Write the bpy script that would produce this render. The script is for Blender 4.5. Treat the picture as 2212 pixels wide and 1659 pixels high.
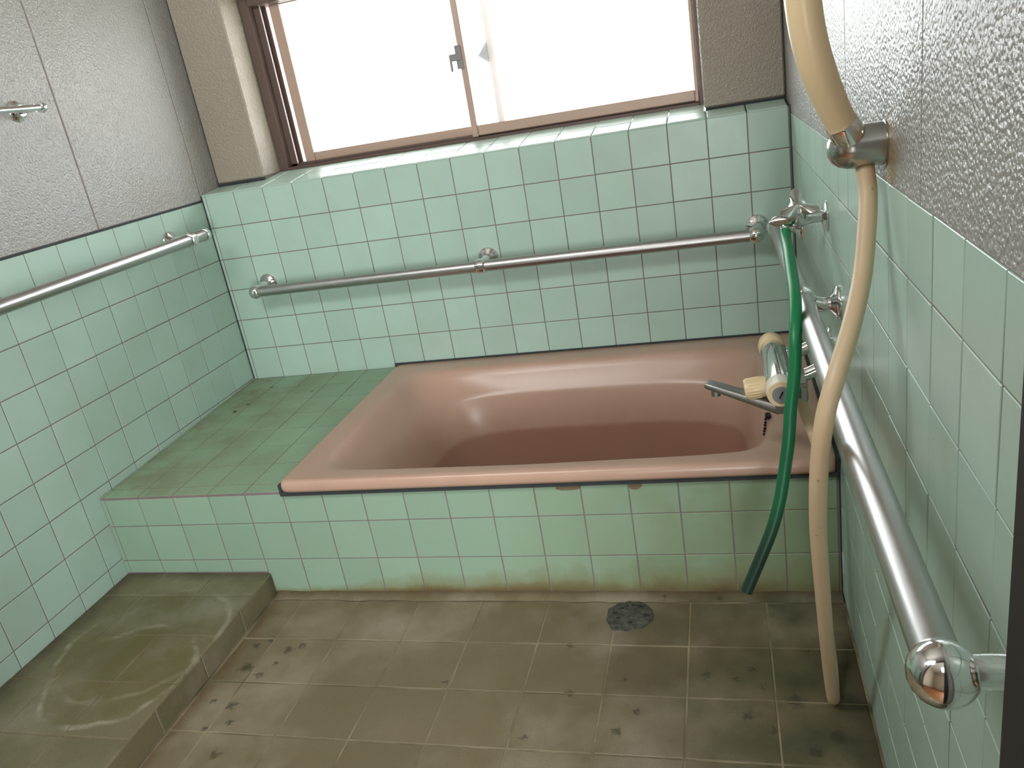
import bpy, math, random
from mathutils import Vector, Matrix, Quaternion

for o in list(bpy.data.objects):
    bpy.data.objects.remove(o)
SC = bpy.context.scene
COL = SC.collection
random.seed(7)
PI = math.pi

# ------------------------------------------------------------------ camera
cam_d = bpy.data.cameras.new('camera')
cam = bpy.data.objects.new('camera', cam_d)
COL.objects.link(cam)
R = ((0.9607409718782968, 0.2251567523948274, -0.1621148414099096),
     (-0.06907151217101866, -0.3718104148979071, -0.9257354598263237),
     (-0.2687115761569542, 0.9005895026172914, -0.3416615820000617))
cx, cy, cz = Vector(R[0]), -Vector(R[1]), -Vector(R[2])
M = Matrix.Identity(4)
for i in range(3):
    M[i][0], M[i][1], M[i][2] = cx[i], cy[i], cz[i]
M.translation = (1.53607, -2.20229, 1.05339)
cam.matrix_world = M
cam_d.sensor_fit = 'HORIZONTAL'
cam_d.sensor_width = 36.0
cam_d.lens = 36.0 * 1720.3456 / 2212.0
cam_d.clip_start = 0.01
cam_d.clip_end = 200
SC.camera = cam

# ------------------------------------------------------------------ world, lights, exposure
SKY = 13.0
world = bpy.data.worlds.new('overcast_sky')
world.use_nodes = True
SC.world = world
bgn = world.node_tree.nodes['Background']
bgn.inputs[0].default_value = (0.93, 0.97, 1.0, 1)
bgn.inputs[1].default_value = SKY

SC.view_settings.view_transform = 'Standard'
SC.view_settings.look = 'None'
SC.view_settings.gamma = 1.0
SC.view_settings.use_curve_mapping = False
SC.view_settings.exposure = 0.0

def area(name, loc, rot, sx, sy, energy, color, portal=False):
    d = bpy.data.lights.new(name, 'AREA')
    d.shape = 'RECTANGLE'
    d.size, d.size_y, d.energy, d.color = sx, sy, energy, color
    o = bpy.data.objects.new(name, d)
    o.location, o.rotation_euler = loc, rot
    COL.objects.link(o)
    if portal:
        d.cycles.is_portal = True
    return o
# sky portal filling the window opening (looks into the room)
area('window_portal', (0.84, 0.36, 1.185), (-PI / 2, 0, 0), 1.36, 0.56, 1.0, (1, 1, 1), True)
# fill light added under the hallway ceiling behind the photographer
area('hallway_fill', (1.45, -2.95, 2.10), (0.45, 0, 0), 0.5, 0.5, 4.0, (1.0, 0.98, 0.95))

# low glazed door at the far right of the hallway: the soft daylight that comes in past the photographer
area('hallway_glazed_door', (1.76, -3.22, 0.72), (PI / 2, 0, math.radians(14)), 0.6, 0.95, 48.0, (0.97, 0.99, 1.0))
# added fill light, high on the door wall to the photographer's left (out of frame)
area('upper_fill', (0.50, -1.90, 1.95), (math.radians(52), 0, math.radians(-14)), 0.9, 0.30, 18.0, (0.97, 1.0, 0.99))
# sun on the other side of the house: it lights the yard outside, never the room directly
sun_d = bpy.data.lights.new('sun', 'SUN')
sun_d.energy, sun_d.angle, sun_d.color = 30.0, 0.02, (1.0, 0.97, 0.92)
sun = bpy.data.objects.new('sun', sun_d)
sun.rotation_euler = (math.radians(38), 0, math.radians(12))
COL.objects.link(sun)

# ------------------------------------------------------------------ materials
def srgb(r, g, b):
    f = lambda c: ((c / 255.0) / 12.92 if c <= 10.3 else (((c / 255.0) + 0.055) / 1.055) ** 2.4)
    return (f(r), f(g), f(b), 1.0)

class NT:
    def __init__(s, name):
        s.m = bpy.data.materials.new(name)
        s.m.use_nodes = True
        s.t = s.m.node_tree
        s.b = s.t.nodes['Principled BSDF']
        s.out = s.t.nodes['Material Output']
    def n(s, typ, **kw):
        x = s.t.nodes.new(typ)
        for k, v in kw.items():
            if k == 'ins':
                for a, b in v.items():
                    if isinstance(b, bpy.types.NodeSocket):
                        s.t.links.new(b, x.inputs[a])
                    else:
                        x.inputs[a].default_value = b
            else:
                setattr(x, k, v)
        return x
    def l(s, a, b):
        s.t.links.new(a, b)
    def set(s, **kw):
        for k, v in kw.items():
            i = s.b.inputs[k.replace('_', ' ')]
            if isinstance(v, bpy.types.NodeSocket):
                s.l(v, i)
            else:
                i.default_value = v
    def math(s, op, a, b=None, c=None, clamp=False):
        x = s.t.nodes.new('ShaderNodeMath'); x.operation = op; x.use_clamp = clamp
        for i, v in enumerate((a, b, c)):
            if v is None: continue
            if isinstance(v, bpy.types.NodeSocket): s.l(v, x.inputs[i])
            else: x.inputs[i].default_value = v
        return x.outputs[0]
    def pos(s):
        if not hasattr(s, '_p'):
            s._p = s.n('ShaderNodeNewGeometry').outputs['Position']
        return s._p
    def xyz(s):
        if not hasattr(s, '_xyz'):
            s._xyz = s.n('ShaderNodeSeparateXYZ', ins={0: s.pos()})
        return s._xyz.outputs
    def noise(s, scale, detail=3, rough=0.55, vec=None, off=0.0):
        v = vec or s.pos()
        if off:
            v = s.n('ShaderNodeVectorMath', operation='ADD', ins={0: v, 1: (off, off * 1.7, off * 0.6)}).outputs[0]
        return s.n('ShaderNodeTexNoise', ins={'Vector': v, 'Scale': scale, 'Detail': detail, 'Roughness': rough}).outputs[0]
    def ramp(s, v, lo, hi, smooth=False):
        return s.n('ShaderNodeMapRange', interpolation_type='SMOOTHSTEP' if smooth else 'LINEAR',
                   ins={'Value': v, 'From Min': lo, 'From Max': hi, 'To Min': 0.0, 'To Max': 1.0}).outputs[0]
    def mix(s, f, a, b, mode='MIX'):
        x = s.n('ShaderNodeMix', data_type='RGBA', blend_type=mode)
        for i, v in ((0, f), (6, a), (7, b)):
            if isinstance(v, bpy.types.NodeSocket): s.l(v, x.inputs[i])
            else: x.inputs[i].default_value = v
        return x.outputs[2]
    def bump(s, h, strength, dist):
        return s.n('ShaderNodeBump', ins={'Height': h, 'Strength': strength, 'Distance': dist}).outputs[0]
    def spots(s, pts, wobble=0.012, nscale=60):
        """union of soft-edged discs (x, y, r) in plan, edges broken up by noise"""
        nz = s.n('ShaderNodeTexNoise', ins={'Vector': s.pos(), 'Scale': nscale, 'Detail': 3.0})
        w = s.n('ShaderNodeVectorMath', operation='SUBTRACT', ins={0: nz.outputs['Color'], 1: (0.5, 0.5, 0.5)}).outputs[0]
        w = s.n('ShaderNodeVectorMath', operation='SCALE', ins={0: w, 3: wobble * 2}).outputs[0]
        p = s.n('ShaderNodeVectorMath', operation='ADD', ins={0: s.pos(), 1: w}).outputs[0]
        p = s.n('ShaderNodeVectorMath', operation='MULTIPLY', ins={0: p, 1: (1, 1, 0)}).outputs[0]
        acc = None
        for (x, y, r) in pts:
            d = s.n('ShaderNodeVectorMath', operation='DISTANCE', ins={0: p, 1: (x, y, 0)}).outputs[1]
            v = s.n('ShaderNodeMapRange', ins={'Value': d, 'From Min': r * 0.5, 'From Max': r * 1.15, 'To Min': 1.0, 'To Max': 0.0}).outputs[0]
            acc = v if acc is None else s.math('MAXIMUM', acc, v)
        return acc

def simple(name, col, rough, metal=0.0, **kw):
    t = NT(name)
    t.set(Base_Color=col, Roughness=rough, Metallic=metal, **kw)
    return t.m

MAT = {}
TILE_G = srgb(171, 196, 183)

def tile_mat(name, base, dirt=None):
    t = NT(name)
    rnd = t.n('ShaderNodeObjectInfo').outputs['Random']
    k = t.math('MULTIPLY_ADD', rnd, 0.10, 0.95)
    hsv = t.n('ShaderNodeHueSaturation', ins={'Hue': 0.5, 'Saturation': 1.0, 'Value': k, 'Color': base})
    c = hsv.outputs[0]
    film = t.ramp(t.noise(9, 4), 0.42, 0.75)
    c = t.mix(t.math('MULTIPLY', film, 0.18), c, srgb(150, 160, 130))
    rough = t.math('MULTIPLY_ADD', t.noise(26, 3), 0.16, 0.24)
    if dirt == 'apron':
        z = t.xyz()[2]; x = t.xyz()[0]
        nz = t.noise(34, 5, 0.65)
        hgt = t.math('MULTIPLY_ADD', t.noise(6, 3, off=3.1), 0.13, -0.035)
        h = t.math('MULTIPLY_ADD', nz, 0.05, hgt)
        # taller scale around the drain and towards the hoses
        xr = t.ramp(x, 0.55, 1.2, True)
        h = t.math('MULTIPLY', h, t.math('MULTIPLY_ADD', xr, 0.85, 0.40))
        f = t.n('ShaderNodeMapRange', ins={'Value': t.math('DIVIDE', z, t.math('MAXIMUM', h, 0.004)), 'From Min': 0.25, 'From Max': 1.25, 'To Min': 1.0, 'To Max': 0.0}).outputs[0]
        c = t.mix(t.math('MULTIPLY', f, 0.75), c, srgb(120, 106, 52))
        f2 = t.n('ShaderNodeMapRange', ins={'Value': t.math('DIVIDE', z, t.math('MAXIMUM', t.math('MULTIPLY', h, 0.55), 0.003)), 'From Min': 0.2, 'From Max': 1.0, 'To Min': 1.0, 'To Max': 0.0}).outputs[0]
        c = t.mix(t.math('MULTIPLY', f2, 0.85), c, srgb(88, 58, 26))
        film_shade = t.math('MULTIPLY', t.ramp(x, 0.9, 1.55, True), t.ramp(t.noise(8, 4, off=7.7), 0.2, 0.55))
        c = t.mix(t.math('MULTIPLY', film_shade, 0.55), c, srgb(124, 134, 92))  # olive film, strengthened rightwards to paint in that end's shade
        rough = t.math('MAXIMUM', rough, t.math('MULTIPLY', f, 0.7))
    if dirt == 'shelf':
        x = t.xyz()[0]
        nz = t.noise(7, 5, 0.6, off=1.3)
        fx = t.n('ShaderNodeMapRange', ins={'Value': x, 'From Min': 0.0, 'From Max': 0.42, 'To Min': 1.0, 'To Max': 0.25}).outputs[0]
        f = t.math('MULTIPLY', t.ramp(nz, 0.30, 0.62), fx)
        c = t.mix(t.math('MULTIPLY', f, 0.75), c, srgb(118, 112, 84))
        sp = t.spots([(0.115, -0.09, 0.007), (0.105, -0.22, 0.006), (0.09, -0.27, 0.008), (0.29, -0.15, 0.005)], 0.004, 160)
        c = t.mix(sp, c, srgb(40, 38, 28))
        rough = t.math('MAXIMUM', t.math('MULTIPLY_ADD', f, 0.45, 0.30), rough)
    t.set(Base_Color=c, Roughness=rough)
    t.b.inputs['Normal'].default_value = (0, 0, 0)
    t.l(t.bump(t.noise(70, 2), 0.10, 0.0008), t.b.inputs['Normal'])
    return t.m
MAT['tile'] = tile_mat('green_glazed_tile', TILE_G)
MAT['apron_tile'] = tile_mat('green_glazed_tile_with_scale', srgb(142, 168, 147), 'apron')
MAT['shelf_tile'] = tile_mat('green_glazed_tile_with_film', srgb(138, 166, 138), 'shelf')

def grout(name, col, dark):
    t = NT(name)
    t.set(Base_Color=t.mix(t.noise(30, 4), col, dark), Roughness=0.85)
    return t.m
MAT['grout'] = grout('wall_grout', srgb(140, 122, 122), srgb(104, 100, 94))
MAT['seal'] = grout('dark_sealant', srgb(62, 66, 68), srgb(40, 42, 42))
MAT['mortar'] = grout('mortar', srgb(132, 116, 88), srgb(92, 84, 62))

# floor tiles: brown-grey stoneware under soap scum
def floor_mat():
    t = NT('floor_stoneware')
    rnd = t.n('ShaderNodeObjectInfo').outputs['Random']
    base = t.mix(rnd, srgb(112, 100, 76), srgb(130, 117, 93))
    c = t.mix(t.ramp(t.noise(5, 5, 0.6), 0.35, 0.7), base, srgb(112, 100, 70))
    c = t.mix(t.math('MULTIPLY', t.ramp(t.noise(4, 4, 0.6, off=5.2), 0.5, 0.72), 0.6), c, srgb(168, 158, 140))
    c = t.mix(t.math('MULTIPLY', t.ramp(t.noise(420, 2), 0.4, 0.75), 0.35), c, srgb(84, 74, 56))
    x, y = t.xyz()[0], t.xyz()[1]
    green = t.math('MULTIPLY', t.ramp(x, 1.1, 1.6), t.ramp(t.noise(7, 4, off=8.8), 0.25, 0.6))
    c = t.mix(t.math('MULTIPLY', green, 0.8), c, srgb(54, 56, 36))
    sp = t.spots([(0.47, -0.95, .012), (0.50, -0.93, .007), (0.49, -1.02, .016), (0.53, -1.04, .008), (0.55, -1.00, .007), (0.56, -.96, .012), (0.585, -.945, .010),
                  (0.47, -1.12, .008), (0.52, -1.13, .012), (0.50, -1.19, .010), (0.545, -1.17, .008), (0.56, -1.25, .012), (0.95, -1.04, .006),
                  (1.45, -1.0, .009), (1.50, -1.01, .006), (1.545, -1.03, .008), (1.53, -0.985, .007), (1.30, -1.02, .005), (1.18, -.93, .007),
                  (1.63, -.93, .010), (1.66, -1.0, .012), (1.60, -1.06, .016), (1.52, -1.10, .010), (1.56, -1.13, .008), (1.66, -1.14, .016), (1.62, -1.17, .012),
                  (1.69, -.97, .014), (1.69, -1.05, .014), (1.475, -.775, .007), (1.36, -.775, .006), (1.20, -1.06, .008), (1.14, -1.17, .008), (1.30, -1.15, .009), (1.33, -1.10, .006)], 0.016, 95)
    c = t.mix(t.math('MULTIPLY', sp, 0.68), c, srgb(48, 46, 32))
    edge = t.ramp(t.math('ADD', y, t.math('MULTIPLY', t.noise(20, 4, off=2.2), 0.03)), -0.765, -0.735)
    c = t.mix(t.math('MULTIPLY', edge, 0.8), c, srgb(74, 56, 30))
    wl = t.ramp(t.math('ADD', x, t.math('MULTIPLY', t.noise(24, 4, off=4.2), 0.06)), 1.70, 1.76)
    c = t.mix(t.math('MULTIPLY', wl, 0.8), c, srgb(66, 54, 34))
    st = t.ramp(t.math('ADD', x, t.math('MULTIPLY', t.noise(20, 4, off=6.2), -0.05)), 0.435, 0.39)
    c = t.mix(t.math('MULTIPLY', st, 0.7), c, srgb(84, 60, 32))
    t.set(Base_Color=c, Roughness=0.62)
    t.l(t.bump(t.noise(260, 3), 0.25, 0.0012), t.b.inputs['Normal'])
    return t.m
MAT['floor'] = floor_mat()

def step_mat():
    t = NT('step_stoneware')
    rnd = t.n('ShaderNodeObjectInfo').outputs['Random']
    c = t.mix(rnd, srgb(104, 98, 70), srgb(118, 110, 82))
    c = t.mix(t.math('MULTIPLY', t.ramp(t.noise(6, 5, 0.6), 0.45, 0.7), 0.75), c, srgb(140, 132, 112))
    nz = t.n('ShaderNodeTexNoise', ins={'Vector': t.pos(), 'Scale': 9.0, 'Detail': 4.0})
    w = t.n('ShaderNodeVectorMath', operation='SUBTRACT', ins={0: nz.outputs['Color'], 1: (0.5, 0.5, 0.5)}).outputs[0]
    w = t.n('ShaderNodeVectorMath', operation='SCALE', ins={0: w, 3: 0.05}).outputs[0]
    p = t.n('ShaderNodeVectorMath', operation='ADD', ins={0: t.pos(), 1: w}).outputs[0]
    p = t.n('ShaderNodeVectorMath', operation='MULTIPLY', ins={0: p, 1: (1, 1, 0)}).outputs[0]
    z = t.xyz()[2]
    top = t.ramp(z, 0.050, 0.058)
    # two whitish rings left by wash bowls, olive inside
    for (x, y, r) in ((0.245, -1.015, 0.182), (0.265, -1.115, 0.150)):
        d = t.n('ShaderNodeVectorMath', operation='DISTANCE', ins={0: p, 1: (x, y, 0)}).outputs[1]
        ins = t.math('MULTIPLY', t.ramp(d, r, r - 0.012), t.ramp(t.noise(8, 4, off=r * 90), 0.40, 0.58))
        c = t.mix(t.math('MULTIPLY', t.math('MULTIPLY', ins, top), 0.55), c, srgb(96, 88, 44))
        dd = t.math('ABSOLUTE', t.math('SUBTRACT', d, r))
        ring = t.math('MULTIPLY', t.ramp(dd, 0.009, 0.002), t.ramp(t.noise(9, 4, 0.65, off=r * 70), 0.46, 0.62))
        c = t.mix(t.math('MULTIPLY', t.math('MULTIPLY', ring, top), 0.45), c, srgb(186, 180, 160))
    c = t.mix(t.math('MULTIPLY', t.ramp(t.noise(420, 2), 0.4, 0.75), 0.3), c, srgb(70, 64, 46))
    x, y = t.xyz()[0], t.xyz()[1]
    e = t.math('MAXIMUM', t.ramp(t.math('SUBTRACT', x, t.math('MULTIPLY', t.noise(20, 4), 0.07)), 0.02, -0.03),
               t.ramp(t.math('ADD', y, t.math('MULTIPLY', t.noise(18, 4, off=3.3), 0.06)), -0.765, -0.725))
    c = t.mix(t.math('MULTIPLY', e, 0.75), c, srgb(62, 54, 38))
    t.set(Base_Color=c, Roughness=0.6)
    t.l(t.bump(t.noise(260, 3), 0.25, 0.0012), t.b.inputs['Normal'])
    return t.m
MAT['step'] = step_mat()
def joint_mat():
    t = NT('floor_joint')
    c = t.mix(t.ramp(t.noise(9, 4), 0.38, 0.66), srgb(112, 102, 78), srgb(150, 138, 112))
    x = t.xyz()[0]
    c = t.mix(t.math('MULTIPLY', t.ramp(t.noise(7, 3, off=9), 0.5, 0.7), 0.8), c, srgb(86, 84, 60))
    t.set(Base_Color=c, Roughness=0.8)
    return t.m
MAT['floor_joint'] = joint_mat()

# pebble-textured coating of the upper walls
def plaster(name, col, col2):
    t = NT(name)
    v = t.n('ShaderNodeTexVoronoi', feature='SMOOTH_F1', ins={'Vector': t.pos(), 'Scale': 230.0, 'Smoothness': 0.5}).outputs[0]
    n2 = t.noise(120, 4, 0.6)
    h = t.math('ADD', t.math('MULTIPLY', v, -0.8), t.math('MULTIPLY', n2, 1.4))
    c = t.mix(t.noise(3, 4), col, col2)
    stain = t.math('MULTIPLY', t.ramp(t.noise(2.2, 5, off=4), 0.55, 0.8), 0.35)
    c = t.mix(stain, c, srgb(142, 130, 104))
    q = t.n('ShaderNodeVectorMath', operation='MULTIPLY', ins={0: t.pos(), 1: (1.0, 1.0, 0.75)}).outputs[0]
    nz = t.n('ShaderNodeTexNoise', ins={'Vector': t.pos(), 'Scale': 40.0, 'Detail': 3.0})
    w = t.n('ShaderNodeVectorMath', operation='SUBTRACT', ins={0: nz.outputs['Color'], 1: (0.5, 0.5, 0.5)}).outputs[0]
    w = t.n('ShaderNodeVectorMath', operation='SCALE', ins={0: w, 3: 0.03}).outputs[0]
    q = t.n('ShaderNodeVectorMath', operation='ADD', ins={0: q, 1: w}).outputs[0]
    d = t.n('ShaderNodeVectorMath', operation='DISTANCE', ins={0: q, 1: (1.7174, -1.222, 0.688)}).outputs[1]
    c = t.mix(t.math('MULTIPLY', t.ramp(d, 0.050, 0.022), 0.8), c, srgb(150, 122, 80))
    t.set(Base_Color=c, Roughness=0.27)
    t.l(t.bump(h, 0.75, 0.0024), t.b.inputs['Normal'])
    return t.m
MAT['plaster'] = plaster('pebble_coating', srgb(162, 160, 157), srgb(150, 147, 141))
MAT['plaster_back'] = plaster('pebble_coating_back', srgb(160, 152, 138), srgb(146, 136, 120))  # same coating with the piers' shade mixed into its colour
MAT['ceiling'] = simple('ceiling_paint', srgb(205, 200, 190), 0.8)
MAT['hall_wall'] = simple('hallway_wallpaper', srgb(190, 178, 158), 0.85)
MAT['hall_floor'] = simple('hallway_boards', srgb(120, 78, 42), 0.5)
MAT['door_dark'] = simple('dark_bronze_door_frame', srgb(26, 15, 17), 0.6)
MAT['ground'] = simple('outdoor_gravel', srgb(190, 188, 182), 0.95)

def steel(name, rough, col=(0.62, 0.61, 0.60, 1)):
    t = NT(name)
    r = t.math('MULTIPLY_ADD', t.noise(40, 3), 0.10, rough - 0.05)
    t.set(Base_Color=col, Metallic=1.0, Roughness=r)
    return t.m
MAT['steel'] = steel('brushed_stainless_steel', 0.36, (0.48, 0.47, 0.46, 1))
MAT['chrome'] = steel('chrome', 0.09, (0.78, 0.78, 0.78, 1))
MAT['dull'] = steel('dull_nickel', 0.22, (0.50, 0.49, 0.47, 1))
MAT['tap_metal'] = steel('worn_chrome', 0.17, (0.66, 0.66, 0.65, 1))
MAT['screw'] = simple('dark_screw', srgb(40, 38, 36), 0.5, 0.6)
MAT['bronze'] = simple('bronze_anodised_aluminium', srgb(178, 152, 136), 0.38, 0.1)
MAT['bronze_dark'] = simple('bronze_frame', srgb(98, 80, 72), 0.42, 0.2)
MAT['cream'] = simple('yellowed_cream_plastic', srgb(224, 200, 160), 0.32)
MAT['cream_white'] = simple('off_white_plastic', srgb(224, 216, 202), 0.35)
MAT['dial_grey'] = simple('grey_dial_face', srgb(128, 128, 128), 0.4)
MAT['spout_grey'] = steel('dulled_spout_metal', 0.42, (0.36, 0.36, 0.35, 1))
MAT['black'] = simple('black_rubber', srgb(28, 27, 28), 0.5)

def tub_mat():
    t = NT('pink_enamel')
    c = t.mix(t.ramp(t.noise(4, 4), 0.35, 0.7), srgb(190, 156, 138), srgb(178, 144, 126))
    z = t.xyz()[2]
    wl = t.ramp(t.math('ADD', z, t.math('MULTIPLY', t.noise(14, 4), 0.014)), 0.141, 0.129)  # front rim's shadow painted in as a darker lower band
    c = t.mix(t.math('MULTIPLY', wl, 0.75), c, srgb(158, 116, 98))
    t.set(Base_Color=c, Roughness=0.30)
    return t.m
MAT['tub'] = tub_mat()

def green_hose_mat():
    t = NT('green_rubber_hose')
    z = t.xyz()[2]
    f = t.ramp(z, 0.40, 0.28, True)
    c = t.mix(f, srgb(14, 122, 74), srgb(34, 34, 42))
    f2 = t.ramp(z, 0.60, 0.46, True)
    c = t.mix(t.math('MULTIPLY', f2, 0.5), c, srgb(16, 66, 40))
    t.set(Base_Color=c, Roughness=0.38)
    return t.m
MAT['green'] = green_hose_mat()
def beige_hose_mat():
    t = NT('beige_vinyl_hose')
    c = t.mix(t.noise(8, 3), srgb(210, 186, 154), srgb(198, 172, 138))
    sp = t.ramp(t.n('ShaderNodeTexVoronoi', ins={'Vector': t.pos(), 'Scale': 36.0}).outputs[0], 0.085, 0.05)
    c = t.mix(t.math('MULTIPLY', sp, 0.55), c, srgb(110, 90, 60))
    t.set(Base_Color=c, Roughness=0.45)
    return t.m
MAT['beige'] = beige_hose_mat()

def frosted():
    t = NT('frosted_glass')
    tr = t.n('ShaderNodeBsdfTransparent', ins={0: (0.97, 0.98, 0.98, 1)})
    tl = t.n('ShaderNodeBsdfTranslucent', ins={0: (0.95, 0.97, 0.97, 1)})
    gl = t.n('ShaderNodeBsdfGlossy', ins={0: (1, 1, 1, 1), 'Roughness': 0.25})
    m1 = t.n('ShaderNodeMixShader', ins={0: 0.08, 1: tr.outputs[0], 2: tl.outputs[0]})
    m2 = t.n('ShaderNodeMixShader', ins={0: 0.05, 1: m1.outputs[0], 2: gl.outputs[0]})
    t.l(m2.outputs[0], t.out.inputs[0])
    return t.m
MAT['frosted'] = frosted()

def drain_mat():
    t = NT('corroded_drain_cover')
    c = t.mix(t.ramp(t.noise(90, 4, 0.7), 0.35, 0.65), srgb(52, 52, 46), srgb(92, 92, 84))
    t.set(Base_Color=c, Roughness=0.8)
    t.l(t.bump(t.noise(160, 4, 0.7), 0.9, 0.004), t.b.inputs['Normal'])
    return t.m
MAT['drain'] = drain_mat()

# ------------------------------------------------------------------ mesh helpers
class MB:
    def __init__(s):
        s.v, s.f, s.sm = [], [], []
    def add(s, vs, fs, smooth=False, m=None):
        b = len(s.v)
        for p in vs:
            p = Vector(p)
            s.v.append(tuple(m @ p) if m is not None else tuple(p))
        for f in fs:
            s.f.append([b + i for i in f]); s.sm.append(smooth)
        return s
    def box(s, a, b, m=None):
        (x0, y0, z0), (x1, y1, z1) = a, b
        vs = [(x0, y0, z0), (x1, y0, z0), (x1, y1, z0), (x0, y1, z0), (x0, y0, z1), (x1, y0, z1), (x1, y1, z1), (x0, y1, z1)]
        return s.add(vs, [(3, 2, 1, 0), (4, 5, 6, 7), (0, 1, 5, 4), (1, 2, 6, 5), (2, 3, 7, 6), (3, 0, 4, 7)], False, m)
    def bbox(s, a, b, r=0.003, m=None):
        """box with chamfered edges"""
        a, b = Vector(a), Vector(b)
        r = min(r, *[(b[i] - a[i]) * 0.45 for i in range(3)])
        vs, idx = [], {}
        for sx in (0, 1):
            for sy in (0, 1):
                for sz in (0, 1):
                    S = (sx, sy, sz)
                    for ax in range(3):
                        p = [0, 0, 0]
                        for i in range(3):
                            lo, hi = a[i], b[i]
                            ins = 0 if i == ax else r
                            p[i] = hi - ins if S[i] else lo + ins
                        idx[(S, ax)] = len(vs); vs.append(p)
        fs = []
        for ax in range(3):
            o = [i for i in range(3) if i != ax]
            for sd in (0, 1):
                q = []
                for (u, w) in ((0, 0), (1, 0), (1, 1), (0, 1)):
                    S = [0, 0, 0]; S[ax] = sd; S[o[0]] = u; S[o[1]] = w
                    q.append(idx[(tuple(S), ax)])
                fs.append(q)
            for (u, w) in ((0, 0), (0, 1), (1, 0), (1, 1)):
                A = [0, 0, 0]; A[o[0]] = u; A[o[1]] = w
                B = list(A); B[ax] = 1
                fs.append([idx[(tuple(A), o[0])], idx[(tuple(B), o[0])], idx[(tuple(B), o[1])], idx[(tuple(A), o[1])]])
        for S in [(i, j, k) for i in (0, 1) for j in (0, 1) for k in (0, 1)]:
            fs.append([idx[(S, 0)], idx[(S, 1)], idx[(S, 2)]])
        s.add(vs, fs, False, m)
        s.fix = True
        return s
    def lathe(s, prof, m=None, n=28, cap=True):
        """profile (r, h) revolved about local z"""
        vs, fs = [], []
        for (r, h) in prof:
            for i in range(n):
                a = 2 * PI * i / n
                vs.append((r * math.cos(a), r * math.sin(a), h))
        for k in range(len(prof) - 1):
            for i in range(n):
                j = (i + 1) % n
                fs.append((k * n + i, k * n + j, (k + 1) * n + j, (k + 1) * n + i))
        if cap:
            fs.append(tuple(reversed(range(n))))
            fs.append(tuple((len(prof) - 1) * n + i for i in range(n)))
        s.fix = True
        return s.add(vs, fs, True, m)
    def tube(s, pts, rad, n=16, cap=True):
        pts = [Vector(p) for p in pts]
        R_ = rad if isinstance(rad, (list, tuple)) else [rad] * len(pts)
        tan = []
        for i in range(len(pts)):
            d = pts[min(i + 1, len(pts) - 1)] - pts[max(i - 1, 0)]
            tan.append(d.normalized())
        ref = Vector((0, 0, 1)) if abs(tan[0].z) < 0.9 else Vector((1, 0, 0))
        u = tan[0].cross(ref).normalized()
        vs, fs = [], []
        for i, p in enumerate(pts):
            if i:
                q = tan[i - 1].rotation_difference(tan[i])
                u = (q @ u).normalized()
            w = tan[i].cross(u)
            for k in range(n):
                a = 2 * PI * k / n
                vs.append(p + R_[i] * (math.cos(a) * u + math.sin(a) * w))
        for i in range(len(pts) - 1):
            for k in range(n):
                j = (k + 1) % n
                fs.append((i * n + k, i * n + j, (i + 1) * n + j, (i + 1) * n + k))
        if cap:
            fs.append(tuple(reversed(range(n)))); fs.append(tuple((len(pts) - 1) * n + k for k in range(n)))
        s.fix = True
        return s.add(vs, fs, True)
    def sphere(s, c, r, n=24, m=14):
        prof = [(max(r * math.sin(PI * k / m), 1e-5), -r * math.cos(PI * k / m)) for k in range(m + 1)]
        return s.lathe(prof, Matrix.Translation(Vector(c)), n, False)
    def mesh(s, name, mat, crease=True):
        me = bpy.data.meshes.new(name)
        me.from_pydata(s.v, [], s.f)
        me.polygons.foreach_set('use_smooth', s.sm)
        if getattr(s, 'fix', False):
            import bmesh
            bm = bmesh.new(); bm.from_mesh(me)
            bmesh.ops.remove_doubles(bm, verts=bm.verts, dist=1e-6)
            bmesh.ops.recalc_face_normals(bm, faces=bm.faces)
            if crease:
                for e in bm.edges:
                    if len(e.link_faces) == 2 and e.calc_face_angle(0) > 0.7:
                        e.smooth = False
            bm.to_mesh(me); bm.free()
        me.update()
        if mat: me.materials.append(mat if not isinstance(mat, str) else MAT[mat])
        return me

def link(name, data, parent=None):
    o = bpy.data.objects.new(name, data)
    COL.objects.link(o)
    if parent is not None: o.parent = parent
    return o
def obj(name, mb, mat, parent=None):
    return link(name, mb.mesh(name, mat), parent)
def empty(name, loc=(0, 0, 0)):
    o = bpy.data.objects.new(name, None)
    o.empty_display_size = 0.05
    COL.objects.link(o); o.location = loc
    return o
def tag(o, label=None, cat=None, group=None, kind=None):
    if label: o['label'] = label
    if cat: o['category'] = cat
    if group: o['group'] = group
    if kind: o['kind'] = kind
    return o
def child(name, mb, mat, parent, label=None):
    """a part given in world coordinates under a thing whose root may stand elsewhere"""
    o = obj(name, mb, mat, parent)
    if parent is not None:
        base = parent.location.copy()
        p = parent.parent
        while p is not None:
            base += p.location; p = p.parent
        o.data.transform(Matrix.Translation(-base))
    if label: o['label'] = label
    return o
def axis_matrix(origin, zdir):
    z = Vector(zdir).normalized()
    q = Vector((0, 0, 1)).rotation_difference(z)
    return Matrix.Translation(Vector(origin)) @ q.to_matrix().to_4x4()
def catmull(pts, k=8):
    P = [Vector(p) for p in pts]
    P = [P[0] * 2 - P[1]] + P + [P[-1] * 2 - P[-2]]
    out = []
    for i in range(1, len(P) - 2):
        for j in range(k):
            t = j / k
            a, b, c, d = P[i - 1], P[i], P[i + 1], P[i + 2]
            out.append(0.5 * ((2 * b) + (c - a) * t + (2 * a - 5 * b + 4 * c - d) * t * t + (3 * b - a - 3 * c + d) * t ** 3))
    out.append(P[-2])
    return out

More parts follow.
